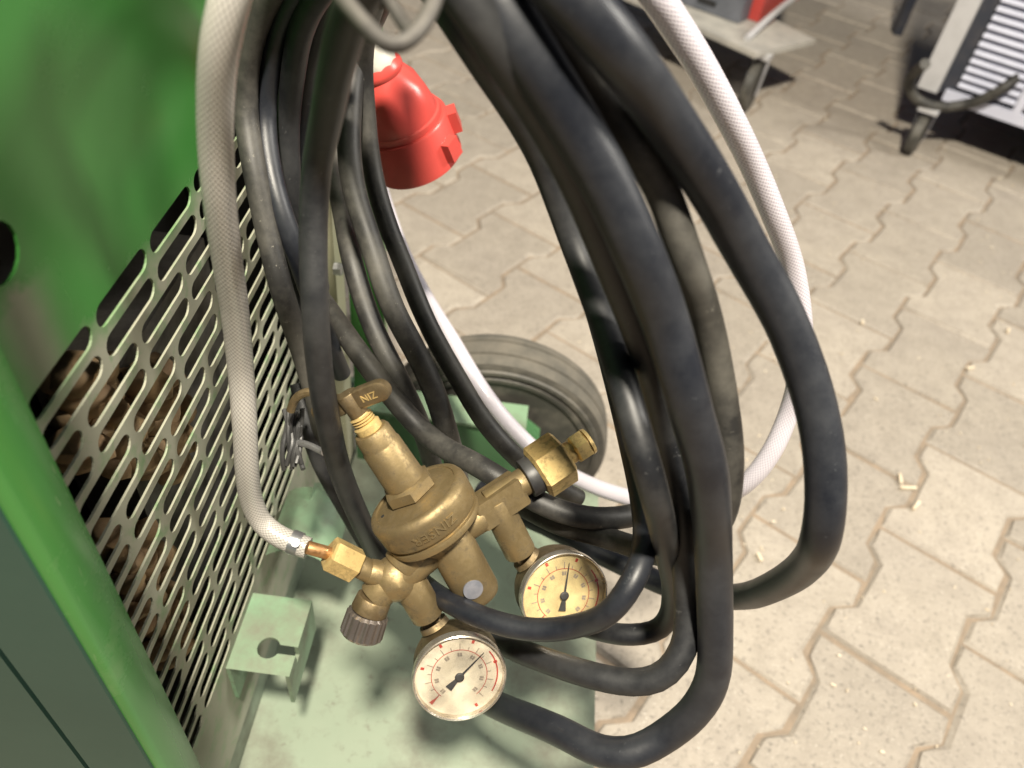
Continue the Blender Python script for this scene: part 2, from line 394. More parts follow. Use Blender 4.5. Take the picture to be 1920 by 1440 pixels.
# winding lumps that show through the slots
mb = MB(); rg = random.Random(3)
ico_v = []; 
import bmesh
bmx = bmesh.new(); bmesh.ops.create_icosphere(bmx, subdivisions=2, radius=1); ICO_V = [v.co.copy() for v in bmx.verts]; ICO_F = [[v.index for v in f.verts] for f in bmx.faces]; bmx.free()
def lump(mb, c, s, rg):
    rot = Matrix.Rotation(rg.uniform(0, 6), 3, 'X') @ Matrix.Rotation(rg.uniform(0, 6), 3, 'Z')
    mb.add([Vector(c)+rot @ Vector((p.x*s*1.25, p.y*s*.9, p.z*s*.85))*(1+.18*noise.noise(p*1.3+Vector(c)*90)) for p in ICO_V], ICO_F)
for k in range(70):
    px = rg.uniform(110, 350); py = rg.uniform(690, 880); p = plane(px, py, 0, rg.uniform(-.038, -.016)); lump(mb, p, rg.uniform(.008, .013), rg)
for k in range(60):
    t = rg.random(); px = 225+rg.uniform(-30, 70)+60*t; py = 985+250*t; p = plane(px, py, 0, rg.uniform(-.038, -.016)); lump(mb, p, rg.uniform(.007, .012), rg)
tag(mb.build('winding', M_tan, wm), 'tan lumpy winding seen through the slots', None, None, 'stuff')
mb = MB(); mb.box(-.09, -.05, .30, .46, .17, .50); mb.box(-.085, -.03, .19, .5, .17, .23); mb.build('core', M_steel, wm, 0)
# platform of the cart
PZ = .13
mb = MB()
mb.add([(-.001, .05, PZ), (.2985, .05, PZ), (.2985, .59, PZ), (-.001, .59, PZ), (-.001, .05, PZ-.006), (.2985, .05, PZ-.006), (.2985, .59, PZ-.006), (-.001, .59, PZ-.006)],
       [(0, 1, 2, 3), (7, 6, 5, 4), (0, 4, 5, 1), (1, 5, 6, 2), (2, 6, 7, 3), (3, 7, 4, 0)], None, False)
mb.box(.2925, .2985, .05, .59, PZ-.035, PZ-.006)
mb.build('platform', M_mint, wm, 0)
mb = MB().box(-.4, -.0012, .16, .575, .10, .164); mb.build('base_frame', M_mint, wm, 0)
# cross beam in front of the wheel, sloped at its outer end
mb = MB()
x0, x1, x2 = .02, .19, .222; y0, y1 = .575, .607; zt = .214
v = [(x0, y0, PZ+.0005), (x2, y0, PZ+.0005), (x2, y0, zt-.028), (x1, y0, zt), (x0, y0, zt)]; v += [(x, y1, z) for x, _, z in v]
mb.add(v, [(0, 1, 2, 3, 4), (9, 8, 7, 6, 5), (4, 3, 8, 9), (3, 2, 7, 8), (2, 1, 6, 7), (0, 4, 9, 5)], None, False)
mb.build('axle_beam', paint('dark_green_paint', (.05, .13, .055), (.07, .16, .07), (.15, .16, .11)), wm, 0)
mb = MB().box(.02, .205, .571, .609, zt+.0005, zt+.004); mb.build('beam_cap', M_mint2, wm, 0)
c = plane(668, 735, 2, .225)
mb = MB().lathe([(0, .024), (.004, .026), (.012, .024), (.016, .012), (.0162, .0)], c-Vector((0, 0, .012)), (0, 0, 1), 28); mb.build('post_foot', M_mint2, wm)
# keyhole bracket on the rear panel
bx1, by0, by1, bz = .0475, .256, .3195, .263
kc = (.026, .276); kr = .0085; mb = MB()
def rc(x0, x1, y0, y1): mb.add([(x0, y0, bz), (x1, y0, bz), (x1, y1, bz), (x0, y1, bz)], [(0, 1, 2, 3)], None, False)
s = .012
N = 72; ring = [(kc[0]+kr*math.cos(2*math.pi*k/N), kc[1]+kr*math.sin(2*math.pi*k/N)) for k in range(N)]
oc = []
for x, y in ring:
    dx, dy = x-kc[0], y-kc[1]; t = s/max(abs(dx), abs(dy)); oc.append((kc[0]+dx*t, kc[1]+dy*t))
skip = {k for k in range(N) if abs(((2*math.pi*(k+.5)/N+math.pi) % (2*math.pi))-math.pi) < .436}
v = [(x, y, bz) for x, y in oc]+[(x, y, bz) for x, y in ring]+[(x, y, bz-.003) for x, y in ring]
f = []
for k in range(N):
    j = (k+1) % N
    if k in skip: continue
    f += [(k, j, N+j, N+k), (N+k, N+j, 2*N+j, 2*N+k)]
mb.add(v, f, None, False)
ra = math.radians(25)
for sg in (-1, 1): mb.add([(kc[0]+kr*math.cos(ra), kc[1]+sg*kr*math.sin(ra), bz), (kc[0]+s, kc[1]+sg*.0035, bz), (kc[0]+s, kc[1]+sg*s*math.tan(ra), bz)], [(0, 1, 2) if sg > 0 else (0, 2, 1)], None, False)
rc(.0, kc[0]-s, by0, by1); rc(kc[0]-s, kc[0]+s, by0, kc[1]-s); rc(kc[0]-s, kc[0]+s, kc[1]+s, by1); rc(kc[0]+s, bx1, by0, kc[1]-.0035); rc(kc[0]+s, bx1, kc[1]+.0035, by1)
mb.box(bx1-.003, bx1, by0, kc[1]-.0035, bz-.045, bz-.0004); mb.box(bx1-.003, bx1, kc[1]+.0035, by1, bz-.045, bz-.0004); mb.box(bx1-.003, bx1, kc[1]-.0035, kc[1]+.0035, bz-.045, bz-.012)
mb.box(0, .003, by0, by1, bz-.05, bz-.0004)
mb.build('keyhole_bracket', M_mint2, wm, 0)
# curved pale green cylinder rest beyond the bracket
mb = MB()
v = []; n = 14
for i in range(n+1):
    a = math.pi*(.05+.75*i/n)
    for y in (.345, .41): v.append((.028+.030*math.cos(a)*1.0, y, .262+.028*math.sin(a)))
mb.add(v, [(2*i, 2*i+1, 2*i+3, 2*i+2) for i in range(n)]); mb.build('cylinder_rest', M_mint2, wm)
# ribbed edge plate on platform side seen between cables
mb = MB(); q = plane(575, 985, 2, .20)
mb.add([plane(590, 905, 0, .03), plane(622, 905, 0, .03), plane(600, 1010, 0, .02), plane(560, 1010, 0, .02)], [(0, 1, 2, 3)], None, False)
mb.build('gusset', M_mint2, wm, 0)
# wheel
wc = Vector((.1716, .616, .1335)); wr = .1335; ww = .056
wh = bpy.data.objects.new('wheel', None)
mb = MB()
g = [(0, wr*.80), (0, wr*.92), (.003, wr*.975), (.007, wr*.992), (.012, wr), (.0150, wr), (.0158, wr-.0022), (.0178, wr-.0022), (.0186, wr*1.003), (.036, wr*1.003), (.0368, wr-.0022), (.0388, wr-.0022), (.0396, wr), (.044, wr*.998), (.050, wr*.985), (.0545, wr*.96), (ww, wr*.93), (ww, wr*.8)]
mb.lathe([(.001, .0)] + [(.001, wr*.3)] + [(.0015, wr*.3)] , wc+Vector((0, .02, 0)), (0, 1, 0), 40)
tyre_hub = mb.build('wheel', M_tyred, wm)
MB().lathe(g[2:-2], wc, (0, 1, 0), 96).build('tyre', M_tyre, tyre_hub)
sw = [(.016, wr*.66), (.012, wr*.70), (.0075, wr*.71), (.0070, wr*.755), (.0030, wr*.77), (-.0005, wr*.80), (-.0008, wr*.835), (.0022, wr*.845), (.0022, wr*.865), (-.0012, wr*.88), (-.0012, wr*.915), (.0015, wr*.925), (.0015, wr*.94), (.0030, wr*.973)]
MB().lathe([(.03, wr*.5)]+sw, wc-Vector((0, .0006, 0)), (0, 1, 0), 96).build('sidewall', M_tyred, tyre_hub)
MB().lathe([(.03, .0), (.03, wr*.62), (.016, wr*.64), (.0135, wr*.68), (.018, wr*.70), (.03, wr*.70)], wc, (0, 1, 0), 64).build('rim', M_blackpl, tyre_hub)

# ------------------------------------------------------------------ coil hook
mb = MB()
hk = [plane(455, -330, 0, .001), at(520, -200, .27), at(600, -62, .232), at(645, 0, .222), at(690, 52, .218), at(722, 84, .217), at(752, 88, .217), at(780, 62, .219), at(803, 34, .222), at(818, -10, .226)]
mb.tube(hk, .0025, 12, .004); h1 = mb.build('coil_hook', M_steel, wm)
mb = MB(); mb.tube([at(640, -160, .25), at(712, -30, .236), at(742, 20, .232), at(760, 52, .228), at(778, 66, .224)], .0021, 12, .004); mb.build('hook_brace', M_steel, h1)

# ------------------------------------------------------------------ black cables
def cable(label, pts, D, m, group='black rubber cables coiled over the hook', name='rubber_cable', cat='cable'):
    P = []
    for px, py, w in pts:
        d = D*FPX/w; p = at(px, py, d)
        if p.x < D/2+.004:
            r = (p-CAM); p = CAM + r*((D/2+.004-CAM.x)/r.x) if r.x < 0 else p
        P.append(p)
    return tag(MB().tube(P, D/2, 20, .006).build(name, m, None), label, cat, group)
A = [(760,-330,70),(880,-190,104),(990,-85,118),(1087,5,117),(1158,94,113),(1226,187,104),(1333,350,93),(1402,475,86),(1472,600,82),(1527,750,79),(1546,844,78),(1549,937,77),(1541,1000,75),(1512,1058,66),(1450,1100,57),(1384,1119,49),(1310,1115,45),(1245,1096,43),(1175,1062,42),(1100,1025,41),(1040,992,40),(970,960,39),(900,915,38)]
cable('thick black cable forming the outermost loop at the right', A, .018, M_rub)
G = [(700,-300,75),(800,-170,105),(870,-80,113),(930,0,113),(985,94,110),(1047,187,106),(1142,350,100),(1198,475,96),(1247,600,90),(1283,725,87),(1300,790,84),(1322,860,81),(1332,940,77),(1337,1030,71),(1340,1130,68),(1341,1210,66),(1336,1275,64),(1303,1335,62),(1240,1385,60),(1180,1416,60),(1125,1410,59),(1060,1376,57),(987,1345,54),(940,1326,51),(870,1290,46),(800,1250,42)]
cable('thick black cable hanging lowest, bending sharply at the bottom edge', G, .018, M_rub)
L1 = [(760,1120,33),(710,1045,36),(676,975,40),(640,890,43),(614,785,47),(598,680,50),(590,560,53),(587,450,54),(592,330,56),(612,220,62),(632,120,70),(660,20,78),(700,-60,84),(770,-120,80),(850,-190,70)]
cable('black cable running straight down in front of the regulator tee handle', L1, .0128, M_rubm)
F = [(740,-170,80),(810,-100,92),(850,-45,94),(880,0,93),(950,110,88),(1010,200,83),(1090,350,76),(1140,475,71),(1190,600,66),(1233,725,61),(1258,844,57),(1278,960,55),(1286,1060,53),(1290,1150,52),(1286,1215,52),(1252,1266,52),(1190,1282,51),(1112,1267,50),(1019,1237,47),(940,1205,43),(870,1165,39)]
cable('black cable between two right hand strands, second lowest loop at the bottom', F, .0145, M_rubm)
L3H = [(640,900,34),(610,830,36),(590,740,39),(560,640,41),(530,550,43),(500,430,44),(474,300,45),(462,225,45),(460,150,46),(475,60,48),(505,-10,50),(600,-140,58),(780,-190,75),(930,-80,82),(1040,50,78),(1090,120,75),(1140,187,72),(1200,281,70),(1240,350,67),(1284,475,65),(1326,600,60),(1352,725,57),(1368,844,55),(1363,937,53),(1340,995,50),(1290,1035,46),(1240,1042,44),(1180,1022,42),(1110,1000,41),(1050,985,40),(980,950,38)]
cable('dusty black cable just inside the outermost loop, beside the white hose', L3H, .0132, M_rubd)
L5E = [(600,540,36),(575,480,38),(552,400,40),(541,290,42),(541,220,43),(548,150,45),(563,60,48),(600,-15,51),(680,-80,56),(770,-70,62),(830,0,66),(870,60,66),(915,130,63),(962,200,60),(1018,300,56),(1083,475,53),(1130,600,55),(1170,725,58),(1204,844,59),(1230,937,57),(1250,1030,49),(1262,1105,43),(1256,1155,41),(1230,1187,40),(1180,1191,40),(1137,1186,39),(1080,1170,38)]
cable('black cable on the inner side of the right strands, curling into a small loop', L5E, .0132, M_rubm)
L4I = [(640,700,35),(615,640,37),(585,560,39),(555,470,41),(525,390,42),(502,290,42),(496,220,42),(500,150,43),(520,60,45),(560,-20,48),(660,-130,53),(780,-110,58),(860,0,56),(960,180,50),(1040,350,46),(1100,520,44),(1150,700,43),(1185,850,43),(1205,950,44),(1210,1010,46),(1200,1065,48),(1155,1140,48),(1081,1174,45),(1003,1182,44),(925,1166,43),(862,1140,42),(815,1112,40),(770,1070,37),(730,1010,34)]
cable('black cable sweeping across the front of the far gauge', L4I, .0126, M_rub)
J = [(540,470,37),(575,525,38),(610,572,39),(645,622,40),(690,685,41),(740,750,41),(790,806,41),(835,842,42),(879,863,43),(923,889,44),(965,915,44),(1010,943,44),(1060,963,44),(1120,973,44),(1190,966,43),(1245,935,41),(1285,870,39),(1300,780,37)]
cable('black cable crossing behind the regulator inlet nut', J, .0140, M_rubd)
cable('dusty cable strand to the right of the near straight strand', [(640,120,36),(616,230,36),(622,310,37),(640,385,38),(660,488,40),(687,580,40),(714,645,40),(750,715,40),(785,790,39),(806,850,37),(818,910,35)], .0138, M_rubd)
cable('dusty cable strand running down behind the regulator diaphragm', [(735,-40,50),(700,30,46),(668,110,45),(657,190,45),(655,300,45),(667,370,45),(687,430,45),(737,580,45),(776,652,44),(815,735,43),(838,810,42),(856,880,40),(866,960,38)], .0146, M_rubd)
cable('dusty cable strand beside the red plug ending at the inlet nut', [(720,-40,42),(692,30,41),(680,110,39),(684,190,38),(699,322,37),(728,425,37),(762,510,37),(781,560,37),(814,632,37),(862,715,37),(905,787,37),(943,832,37),(985,872,36),(1030,905,35),(1085,935,34)], .0126, M_rubd)
cable('thin black cable low behind the foremost straight strand', [(560,720,33),(578,800,33),(600,868,32),(645,949,31),(692,1030,30),(735,1090,30)], .0118, M_rubm)
cable('black cable in the dark gap against the slotted panel', [(620,-60,44),(560,60,40),(520,180,38),(515,300,37),(530,420,36),(560,540,35),(590,650,34),(605,760,33)], .0118, M_rubm)

cable('thin black cable between the panel strands and the foremost strand', [(640,-50,46),(600,40,43),(577,130,40),(566,230,38),(560,330,37),(562,430,36),(578,530,35),(600,620,34)], .0122, M_rubm)

# ------------------------------------------------------------------ hoses
def hose(label, pts, D, m, name):
    P = [at(px, py, D*FPX/w) for px, py, w in pts]
    P = [p if p.x > D/2+.003 else CAM+(p-CAM)*((D/2+.003-CAM.x)/(p-CAM).x) for p in P]
    return tag(MB().tube(P, D/2, 28, .004).build(name, m, None), label, 'hose')
HD = .0138
h1 = hose('clear braided gas hose hanging down the left to the regulator', [(470,-140,78),(432,-10,77),(411,90,74),(404,180,70),(404,270,66),(411,370,62),(425,480,57),(441,590,52),(452,700,48),(459,800,46),(463,880,44),(472,940,42),(492,982,41),(525,1008,41),(556,1020,41),(578,1028,41)], HD, M_hose, 'braided_hose')
hose('white braided hose curving down the right side behind the cables', [(1130,-130,66),(1215,-30,64),(1262,40,61),(1310,115,58),(1365,215,54),(1412,310,50),(1450,400,47),(1483,490,44),(1500,580,42),(1502,670,40),(1482,765,38),(1445,850,37),(1400,905,36),(1330,940,34),(1250,945,32),(1180,933,31),(1115,912,30),(1060,885,29),(1005,845,29),(950,790,29),(900,724,29),(850,640,28),(800,558,27),(760,480,26),(730,400,25),(700,300,24)], .0138, M_hosew, 'braided_hose')
p0, p1 = at(545, 1015, .0138*FPX/41), at(563, 1022, .0138*FPX/41)
mb = MB(); ax = (p1-p0).normalized(); L_ = (p1-p0).length
mb.lathe([(0, .0074), (0, .0079), (L_, .0079), (L_, .0074)], p0, ax, 28)
q = (p0+p1)/2 + (CAM-p0).normalized()*.0078; 
mb.lathe([(0, .0026), (.002, .0026), (.0022, .0)], q, (CAM-p0).normalized(), 12)
mb.build('hose_clamp', M_zinc, h1)

# ------------------------------------------------------------------ gas regulator
a_c = Vector((-.465, -.805, -.37)).normalized(); i_c = Vector((.82, -.54, .15)).normalized()
OX, OY, OD = 783, 937, .445
O = at(OX, OY, OD); a = R @ a_c; iv = R @ i_c; nv = a.cross(iv).normalized()
if nv.dot(CAM-O) < 0: nv = -nv
def rp(px, py, off=0.0):
    """point on the plane through the regulator spanned by its bonnet and inlet axes (lifted by off along its normal)"""
    o = O + nv*off; r = R @ Vector(((px-960)/FPX, (py-720)/FPX, 1)); return CAM + r*((o-CAM).dot(nv)/r.dot(nv))
reg = empty('gas_regulator', O - a*.06, 'brass gas regulator with tee handle and two gauges hanging among the cables', 'regulator')
# diaphragm housing
mb = MB()
mb.lathe([(.0052, .0), (.0052, .0135), (.0045, .016), (.0032, .022), (.0026, .0245), (.0034, .0250), (.0034, .0268), (.0022, .0286), (.0, .0296), (-.0015, .0298), (-.0125, .0293), (-.0138, .0284), (-.0142, .0278), (-.0146, .0268), (-.0158, .0268), (-.0162, .0284), (-.0180, .0286), (-.0200, .0280), (-.0225, .022), (-.0245, .015)], O, a, 64)
mb.lathe([(.0, .0), (.0, .0011), (.0003, .0011), (.0003, .0)], O, a, 8)
housing = mb.build('diaphragm_housing', M_brass, reg, 40)
vh = rp(727, 968, .0); pv = O + a*.0031 + (vh-O - a*(vh-O).dot(a)).normalized()*.0205 
mb = MB().lathe([(0, .0012), (.0006, .0012), (.0006, .0)], pv, a, 12); mb.build('vent_hole', M_black_hole, housing)
# raised lettering round the housing
def text_mesh(txt, size, extr):
    cu = bpy.data.curves.new('t', 'FONT'); cu.body = txt; cu.size = size; cu.extrude = extr; cu.align_x = 'CENTER'; cu.align_y = 'CENTER'; cu.resolution_u = 3; cu.space_character = 1.05
    ob = bpy.data.objects.new('t', cu); COL.objects.link(ob); bpy.context.view_layer.update()
    me = bpy.data.meshes.new_from_object(ob.evaluated_get(bpy.context.evaluated_depsgraph_get()))
    v = [x.co.copy() for x in me.vertices]; f = [list(p.vertices) for p in me.polygons]
    bpy.data.objects.remove(ob); bpy.data.meshes.remove(me); return v, f
tv, tf = text_mesh('ZINSER', .0070, .0006)
cdir = (CAM-O); cdir = (cdir - a*cdir.dot(a)).normalized(); bdir = a.cross(cdir)
wide = max(p.x for p in tv)-min(p.x for p in tv); sx = .0275/wide
out = []
sgn = -1 if bdir.dot(R.col[0]) > 0 else 1        # reads from right to left, letters upside down
for p in tv:
    th = sgn*p.x*sx/.0305 + (.05 if sgn > 0 else -.05) - (.12 if bdir.dot(R.col[0]) < 0 else -.12)*0
    out.append(O - a*(.0070 + p.y) + (cdir*math.cos(th)+bdir*math.sin(th))*(.0299+p.z))
mb = MB().add(out, tf, None, False); mb.build('lettering', M_brass, housing, 0)
# bonnet
mb = MB()
mb.bolt(O+a*.0045, O+a*.0140, .0152, 6, .35)
mb.lathe([(.0138, .0117), (.0155, .0118), (.0385, .0112), (.0395, .0106), (.0405, .0105), (.0475, .0102), (.0495, .0092), (.0498, .0)], O, a, 48)
bon = mb.build('bonnet', M_brass, reg)
mb = MB(); th = [(.0497, .0072), (.0535, .0074), (.0540, .0066)]
for k in range(4): t = .0542+k*.0016; th += [(t, .0064), (t+.0008, .0050)]
th += [(.0608, .0046), (.0620, .0042), (.066, .0042)]
mb.lathe(th, O, a, 32); mb.build('adjusting_screw', M_brassn, reg)
mb = MB(); hb = O + a*.0605
mb.cyl(hb, hb+a*.0135, .0054, .0058)
hd = (iv*.80 + nv*.60); hd = (hd - a*hd.dot(a)).normalized(); hn = a.cross(hd)
def paddle(mb, c, d, u, n, L0, L1, hw, th):
    prof = [(L0, -hw*.8), (L0+.006, -hw)] + [(L1-hw+hw*math.cos(t), hw*math.sin(t)) for t in [math.radians(-90+22.5*k) for k in range(9)]] + [(L0+.006, hw), (L0, hw*.8)]
    v = []; n_ = len(prof)
    for zz, sc in ((-th, .86), (-th*.7, 1), (th*.7, 1), (th, .86)):
        for x, y in prof: v.append(c + d*((x-(L0+L1)/2)*sc+(L0+L1)/2) + u*(y*sc) + n*zz)
    f = [[n_-1-k for k in range(n_)], [3*n_+k for k in range(n_)]]
    for r in range(3):
        for k in range(n_): f.append((r*n_+k, r*n_+(k+1) % n_, (r+1)*n_+(k+1) % n_, (r+1)*n_+k))
    mb.add(v, f)
hc = hb + a*.0085
nn = hn if hn.dot(CAM-hc) > 0 else -hn
paddle(mb, hc, hd, a, nn, .001, .0255, .0056, .0030); paddle(mb, hc, -hd, a, nn, .001, .0255, .0056, .0030)
han = mb.build('tee_handle', M_brassd, reg, 40)
tv, tf = text_mesh('ZIN', .0056, .0003)
mb = MB().add([hc + hd*(.0135 - p.x*1.05) + (-a)*(p.y) + nn*(.0031+p.z) for p in tv], tf, None, False); mb.build('lettering', M_brassn, han, 0)
# lower body, barrel, arms
bc = O - a*.030
mb = MB()
mb.lathe([(0, .020), (.004, .019), (.012, .0135), (.02, .012), (.024, .008)], O - a*.021, -a, 40)
b0, b1 = rp(838, 1005, .004), rp(899, 1117, .004)
mb.lathe([(0, .0128), (.002, .0133), ((b1-b0).length-.004, .0133), ((b1-b0).length-.0008, .0122), ((b1-b0).length, .0112)], b0, b1-b0, 48)
mb.lathe([(-.004, .010), (.004, .0125)], b0, b1-b0, 40)
xb = rp(742, 1084)                                            # outlet cross
mb.cyl(rp(815, 1018), xb, .0120, .0108)
mb.cyl(rp(800, 1000), rp(752, 1062), .0125, .0115)
mb.lathe([(0, .0), (.002, .008), (.006, .0118), (.012, .0135), (.018, .0118), (.022, .008), (.024, 0)], xb + nv*.012, -nv, 32)
mb.cyl(rp(760, 1080), rp(803, 1153), .0099, .0098)           # near gauge boss
mb.cyl(rp(700, 1121), rp(741, 1078), .0096, .0100)           # valve boss
mb.cyl(xb, rp(690, 1070), .0085, .0070)
mb.cyl(rp(860, 990), rp(905, 965), .0100, .0095)             # inlet neck
mb.cyl(rp(915, 945), rp(1000, 892), .0085, .0083)
qa, qb = rp(893, 966), rp(976, 911); ql = (qb-qa).length
mb.lathe([(0, .0108), (.0012, .0120), (ql-.0012, .0120), (ql, .0108)], qa, qb-qa, 4, nv, math.pi/4)
mb.cyl(rp(925, 935), rp(976, 1036), .0092, .0094)            # far gauge boss
body = mb.build('body', M_brass, reg, 35)
q = rp(875, 1085, .004) + nv*.0128
mb = MB().lathe([(0, .0058), (.0010, .0058), (.0012, .0050), (.0012, 0)], q, nv, 28); mb.build('seal_plug', worn('grey_lead', (.15, .16, .19), (.22, .22, .25), (.3, .45), 60, .4, .6, .3), body)
mb = MB().cyl(rp(985, 899), rp(1008, 886), .0118, .0118, 32, .05); mb.build('sealing_ring', M_blackpl, reg)
mb = MB().bolt(rp(1006, 889), rp(1060, 853), .0168, 6, .12, None, .10); un = mb.build('union_nut', M_brassn, reg, 30)
mb = MB(); mb.cyl(rp(1055, 857), rp(1078, 843), .0072, .0068, 24); mb.bolt(rp(1074, 846), rp(1100, 829), .0092, 6, .5, None, .14); mb.lathe([(0, .0085), (.002, .0080), (.0022, 0)], rp(1100, 829), rp(1100, 829)-rp(1074, 846), 24); mb.build('end_plug', M_brassn, reg, 30)
# outlet: stub, nut, nipple
mb = MB(); mb.cyl(rp(708, 1079), rp(668, 1059), .0066, .0064); mb.build('outlet_stub', M_brass, reg)
mb = MB().bolt(rp(670, 1062), rp(617, 1036), .0098, 6, .2, None, .1); mb.build('hose_nut', M_brassn, reg, 30)
mb = MB(); mb.cyl(rp(622, 1039), rp(575, 1026), .0037, .0037, 20); mb.build('hose_nipple', brass('copper_brass', (.55, .30, .12), (.4, .22, .1), (.25, .4)), reg)
# valve knob
k0, k1 = rp(703, 1119), rp(691, 1147); k2 = rp(676, 1192)
mb = MB().cyl(k0, k1, .0100, .0105); mb.build('valve_body', M_brassd, reg)
mb = MB().lathe([(0, .0098), (.0015, .0120), ((k2-k1).length-.0015, .0124), ((k2-k1).length, .0108), ((k2-k1).length+.0003, 0)], k1, k2-k1, 72, None, 0, lambda r, k, t: r*(1 - (.07 if k % 4 < 2 else 0)) if r > .011 else r)
mb.build('valve_knob', worn('chromed_knob', (.34, .30, .27), (.22, .19, .17), (.25, .4), 60, .4, .6, .85, .05), reg, 25)
# gauges
m, nt, bs = mat('gauge_glass'); bs.inputs['Base Color'].default_value = (1, 1, 1, 1)
for n_ in list(nt.nodes):
    if n_.type == 'BSDF_PRINCIPLED': nt.nodes.remove(n_)
gl = nd(nt, 'ShaderNodeBsdfGlossy'); gl.inputs['Roughness'].default_value = .18; tr = nd(nt, 'ShaderNodeBsdfTransparent'); tr.inputs[0].default_value = (.95, .94, .92, 1)
fr = nd(nt, 'ShaderNodeLayerWeight'); fr.inputs[0].default_value = .5; ms = nd(nt, 'ShaderNodeMixShader')
sm = ramp(nt, noise_n(nt, 60, 6, .6), [(.40, 0.06), (.70, .30)])
nt.links.new(mth(nt, 'ADD', mth(nt, 'MULTIPLY', mth(nt, 'POWER', fr.outputs[1], 3.0), .55), sm), ms.inputs[0]); nt.links.new(tr.outputs[0], ms.inputs[1]); nt.links.new(gl.outputs[0], ms.inputs[2]); nt.links.new(ms.outputs[0], nt.nodes['Material Output'].inputs[0])
M_glass = m
M_dial = worn('cream_dial', (.82, .77, .66), (.70, .64, .52), (.4, .5), 40, .4, .7, 0, 0)
M_dialy = worn('yellowed_dial', (.82, .69, .38), (.68, .56, .32), (.4, .5), 40, .4, .7, 0, 0)
M_ink = worn('black_print', (.02, .02, .022), (.05, .05, .05), (.5, .6)); M_redink = worn('red_print', (.55, .07, .05), (.5, .08, .06), (.5, .6))
M_grey = worn('faded_print', (.34, .30, .26), (.44, .38, .32), (.5, .6))
M_bezel = worn('steel_bezel', (.66, .62, .56), (.48, .42, .34), (.18, .34), 60, .4, .65, .85, .05)
def gauge(label, fc, n, rad, up, needle, neck0, dialm, seed):
    """fc face centre, n outward normal"""
    n = n.normalized(); up = (up - n*up.dot(n)).normalized(); rt = up.cross(n)
    T = lambda x, y, z: fc + rt*x + up*y + n*z
    mb = MB(); r = rad
    mb.lathe([(-.026, 0), (-.026, r*.80), (-.024, r*.90), (-.020, r*.94), (-.004, r*.95), (-.003, r*.98)], fc, n, 56)
    e = fc - n*.015; d = (neck0-e); L_ = d.length
    mb.lathe([(r*.98, .0085), (L_-.004, .0080), (L_-.0035, .0075), (L_, .0072)], e, d, 4, n, math.pi/4)
    mb.lathe([(r*.95, .0092), (r*1.08, .0086)], e, d, 28)
    g = mb.build('gauge', M_brassd, reg, 40); g['label'] = label
    MB().lathe([(-.0045, r*.97), (-.0042, r*1.0), (-.0005, r*1.0), (.0012, r*.985), (.0016, r*.965), (.0010, r*.945), (-.0012, r*.935), (-.0028, r*.93)], fc, n, 72).build('bezel', M_bezel, g)
    MB().lathe([(-.0028, r*.935), (-.0027, 0)], fc, n, 56).build('dial', dialm, g)
    Z = -.0024
    def bar(mb, ang, r0, r1, w0, w1=None):
        w1 = w0 if w1 is None else w1; c_, s_ = math.cos(ang), math.sin(ang)
        mb.add([T(c_*r0-s_*w0, s_*r0+c_*w0, Z), T(c_*r0+s_*w0, s_*r0-c_*w0, Z), T(c_*r1+s_*w1, s_*r1-c_*w1, Z), T(c_*r1-s_*w1, s_*r1+c_*w1, Z)], [(0, 1, 2, 3)], None, False)
    def arc(mb, a0, a1, r0, r1, N=48):
        v = []
        for k in range(N+1):
            t = a0+(a1-a0)*k/N; v += [T(math.cos(t)*r0, math.sin(t)*r0, Z), T(math.cos(t)*r1, math.sin(t)*r1, Z)]
        mb.add(v, [(2*k, 2*k+1, 2*k+3, 2*k+2) for k in range(N)], None, False)
    rg = random.Random(seed); a0, a1 = math.radians(225), math.radians(-45)
    tick = MB(); red = MB(); fad = MB()
    nt_ = 16
    for k in range(nt_+1):
        t = a0+(a1-a0)*k/nt_; bar(tick, t, r*.60, r*(.74 if k % 2 == 0 else .68), r*.010)
        if k % 2 == 0:
            for q in range(2): bar(fad, t+(q-.5)*.11, r*.44, r*.53, r*.022)
    arc(red, a0+.1, a1-.1, r*.585, r*.60); arc(red, math.radians(40), math.radians(-30), r*.80, r*.83)
    bar(red, math.radians(226), r*.60, r*.86, r*.006, r*.045)
    for t in (120, 70, 20, 165, -62): bar(red, math.radians(t), r*.77, r*.85, r*.03)
    tick.build('scale', M_grey, g, 0); red.build('red_scale', M_redink, g, 0); fad.build('numerals', M_grey, g, 0)
    nb = MB(); t = needle; c_, s_ = math.cos(t), math.sin(t); Z = -.0006
    bar(nb, t, r*.05, r*.74, r*.026, r*.008); bar(nb, t+math.pi, 0, r*.34, r*.03, r*.085)
    nb.lathe([(0, r*.10), (.0006, r*.10), (.0008, r*.06), (.0008, 0)], T(0, 0, -.0008), n, 20)
    nb.build('needle', M_ink, g, 0)
    MB().lathe([(-.0008, r*.94), (.0012, r*.90), (.0022, r*.72), (.0028, r*.4), (.0030, 0)], fc, n, 48).build('glass', M_glass, g)
upv = -(R.col[1])
n1 = R @ Vector((.16, .20, -.96)); f1 = rp(862, 1271, .016)
gauge('cream dial gauge with a red pointer mark, nearest the bottom', f1, n1, .5*178*((f1-CAM).dot(R.col[2]))/FPX, upv, math.radians(47), rp(803, 1153, -.009), M_dial, 1)
n2 = R @ Vector((.26, .10, -.96)); f2 = rp(1059, 1118, .012)
gauge('yellowed dial gauge partly covered by a cable', f2, n2, .5*172*((f2-CAM).dot(R.col[2]))/FPX, upv, math.radians(83), rp(977, 1038, -.009), M_dialy, 2)

